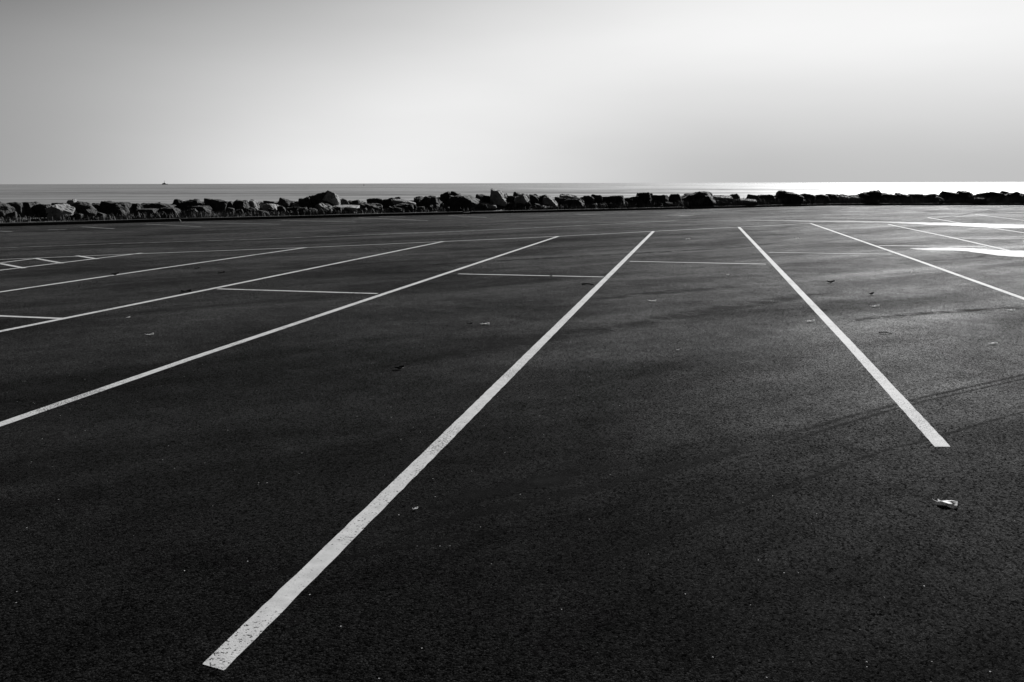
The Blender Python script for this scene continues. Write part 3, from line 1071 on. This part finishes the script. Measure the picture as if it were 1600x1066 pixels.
BD = 1900.0
bp = at_dist(568.5, 287, BD)
buoy = bpy.data.objects.new('buoy', None)
COL.objects.link(buoy)
buoy.location = (bp.x, BD, SEA_Z)
tag(buoy, 'tiny dark buoy floating on the sea near the horizon', 'buoy')
bm = bmesh.new()
tube(bm, [Vector((0, 0, -0.5)), Vector((0, 0, 0.2)), Vector((0, 0, 0.9))], 1.1, 1.0, 12)
link('float', bm, M['buoy_paint'], buoy)
bm = bmesh.new()
for k in range(4):
    a = k * math.pi / 2 + 0.4
    tube(bm, [Vector((0.8 * math.cos(a), 0.8 * math.sin(a), 0.85)), Vector((0.25 * math.cos(a), 0.25 * math.sin(a), 3.0))], 0.12, 0.1, 6)
tube(bm, [Vector((0, 0, 2.9)), Vector((0, 0, 3.3)), Vector((0, 0, 3.8))], 0.5, 0.3, 10)
link('tower', bm, M['buoy_paint'], buoy)

# ------------------------------------------------------------------ fallen leaves and twigs
def leaf_bm(L, wd, curl, fold, twist, seed):
    rnd = random.Random(seed)
    bm = bmesh.new()
    nu, nv = 26, 8
    rows = []
    for i in range(nu + 1):
        u = i / nu
        half = wd * 0.5 * (math.sin(math.pi * min(1, u ** 0.9)) ** 1.15) * (1 + 0.05 * math.sin(u * 34 + seed))
        row = []
        for j in range(nv + 1):
            t = j / nv * 2 - 1
            x = (u - 0.5) * L
            y = half * t
            z = fold * abs(t) * half + curl * ((u - 0.45) ** 2) * L + 0.035 * L * noise.noise(Vector((u * 3, t * 1.5, seed)))
            z += twist * t * (u - 0.4) * wd
            row.append(bm.verts.new((x, y, z)))
        rows.append(row)
    for a, b in zip(rows, rows[1:]):
        for j in range(nv):
            try:
                bm.faces.new((a[j], b[j], b[j + 1], a[j + 1]))
            except ValueError:
                pass
    bmesh.ops.remove_doubles(bm, verts=bm.verts, dist=1e-5)
    lo = min(v.co.z for v in bm.verts)
    for v in bm.verts:
        v.co.z -= lo
    # leaf thickness
    r = bmesh.ops.solidify(bm, geom=list(bm.faces), thickness=0.0006)
    return bm


def leaf(px, py, size, pale, label, rot=None, curl=0.9, fold=0.6, wd=0.5, up=0.0, twist=0.4):
    seed = int(px * 7 + py) % 1000
    if not pale:
        curl, fold, size = curl * 0.7, fold * 0.9, size * 0.95
    if pale:
        curl, fold = curl * 0.30, fold * 0.35
    rnd = random.Random(seed)
    p = G(px, py)
    mtl = M['pale_leaf' if pale else 'brown_leaf']
    o = link('leaf', leaf_bm(size, size * wd, curl, fold, twist, seed), mtl, smooth=True)
    o.location = (p.x, p.y, 0.007)
    o.rotation_euler = (up, 0, rot if rot is not None else rnd.uniform(0, math.tau))
    bm = bmesh.new()
    zz = curl * 0.2 * size
    tube(bm, [Vector((-0.48 * size, 0, zz)), Vector((-0.62 * size, 0.03 * size, zz + 0.02 * size)), Vector((-0.8 * size, 0.02 * size, zz + 0.01))], 0.0014, 0.001, 5)
    link('stem', bm, mtl, o)
    tag(o, label, 'leaf', 'dry leaves blown over the asphalt')
    return o


leaf(1480, 790, 0.09, True, 'largest pale curled leaf, in the foreground below the end of the right stall line', rot=-0.6, curl=0.6, fold=0.55, wd=0.55, up=-0.1)
leaf(1553, 538.5, 0.075, True, 'pale crumpled leaf near the right border above the tyre tracks', rot=0.1, fold=0.9)
leaf(1546.5, 538.8, 0.03, True, 'pale leaf scrap touching the crumpled leaf near the right border', rot=1.0)
leaf(1267, 503.5, 0.085, True, 'flat pale leaf with a shadow lying left of the right stall line', rot=0.1)
leaf(1368, 480, 0.10, True, 'pale leaf with a long thin shadow right of the right stall line', rot=0.2, curl=1.1)
leaf(1020, 471.5, 0.09, True, 'pale tipped curled leaf lying midway between the two long lines', rot=-0.3, curl=1.2)
leaf(1298, 442.5, 0.12, False, 'largest dark curled leaf right of the bright stall line', rot=-0.4, curl=1.5, fold=1.0)
leaf(1361.5, 461, 0.09, False, 'dark curled leaf between the big dark leaf and the pale shadowed leaf', rot=0.4, curl=1.4, fold=1.0)
leaf(624, 577.5, 0.085, False, 'dark folded leaf alone left of the long centre line', rot=0.1, curl=1.3, fold=1.0)
leaf(628, 576, 0.035, True, 'pale scrap on the tip of the dark folded leaf', rot=0.3)
leaf(235, 524, 0.07, True, 'small grey leaf on the dark asphalt at the far left', rot=0.6, curl=1.2)
leaf(201, 497, 0.05, True, 'tiny pale leaf below the long left stall line', rot=1.2)
leaf(1580, 486, 0.085, True, 'pale leaf near the right border just below the rightmost stall line', rot=-0.3)
leaf(1245.5, 373.6, 0.12, True, 'pale leaf farthest off, between the bright line and the next', rot=0.5, curl=1.2)
leaf(1426, 426.4, 0.07, True, 'small pale leaf below the wide puddle', rot=0.5)
leaf(1137.5, 430.5, 0.07, True, 'tiny pale leaf left of the bright stall line near its cross bar', rot=0.7)
leaf(759, 507.8, 0.085, True, 'thin flat pale leaf in the middle bay left of the centre line', rot=0.0, curl=0.3, fold=0.2)
leaf(734, 507.3, 0.06, False, 'thin dark leaf left of the flat pale leaf', rot=0.0, curl=0.4)
leaf(180, 430.6, 0.14, False, 'dark leaf clump lying on the far left stall line', rot=0.7, curl=1.2, fold=1.1)
leaf(291, 457, 0.16, False, 'dark leaf lying across the left stall line by its bar', rot=0.1, curl=0.6)
leaf(346, 427.3, 0.12, False, 'dark leaf between the two far left stall lines', rot=0.2)
leaf(308, 420.3, 0.10, False, 'small dark leaf just under the second far left line', rot=0.0)
leaf(861, 432.2, 0.05, False, 'dark crumb of leaf on the middle cross bar', rot=0.5)
leaf(1059.5, 548, 0.03, True, 'pale fleck of leaf right of the centre line', rot=0.5)
leaf(1335, 502.5, 0.03, True, 'pale fleck of leaf right of the flat pale leaf', rot=0.5)
leaf(650, 797, 0.03, True, 'pale fleck of leaf beside the near part of the centre line', rot=0.9)
leaf(1075, 374.5, 0.12, True, 'flat pale leaf near the top of the bay between the long lines', rot=0.0, curl=0.3, fold=0.2)


def twig(a, b, r, label):
    pa, pb = G(*a), G(*b)
    mid = pa.lerp(pb, 0.55) + Vector((0.0, 0.01, 0.02))
    pa.z = 0.012
    pb.z = 0.008
    bm = bmesh.new()
    tube(bm, [pa, mid, pb], r, r * 0.6, 6)
    d = (pb - pa)
    q = mid + Vector((d.x * 0.25, d.length * 0.2, 0.004))
    tube(bm, [mid, q], r * 0.6, r * 0.4, 5)
    o = link('twig', bm, M['twig_bark'], smooth=True)
    tag(o, label, 'twig')


twig((909, 445.2), (928, 445.6), 0.012, 'dark twig lying just left of the centre line below the cross bar')
twig((1373, 521.3), (1393, 522.8), 0.006, 'dark twig lying right of the bright stall line')
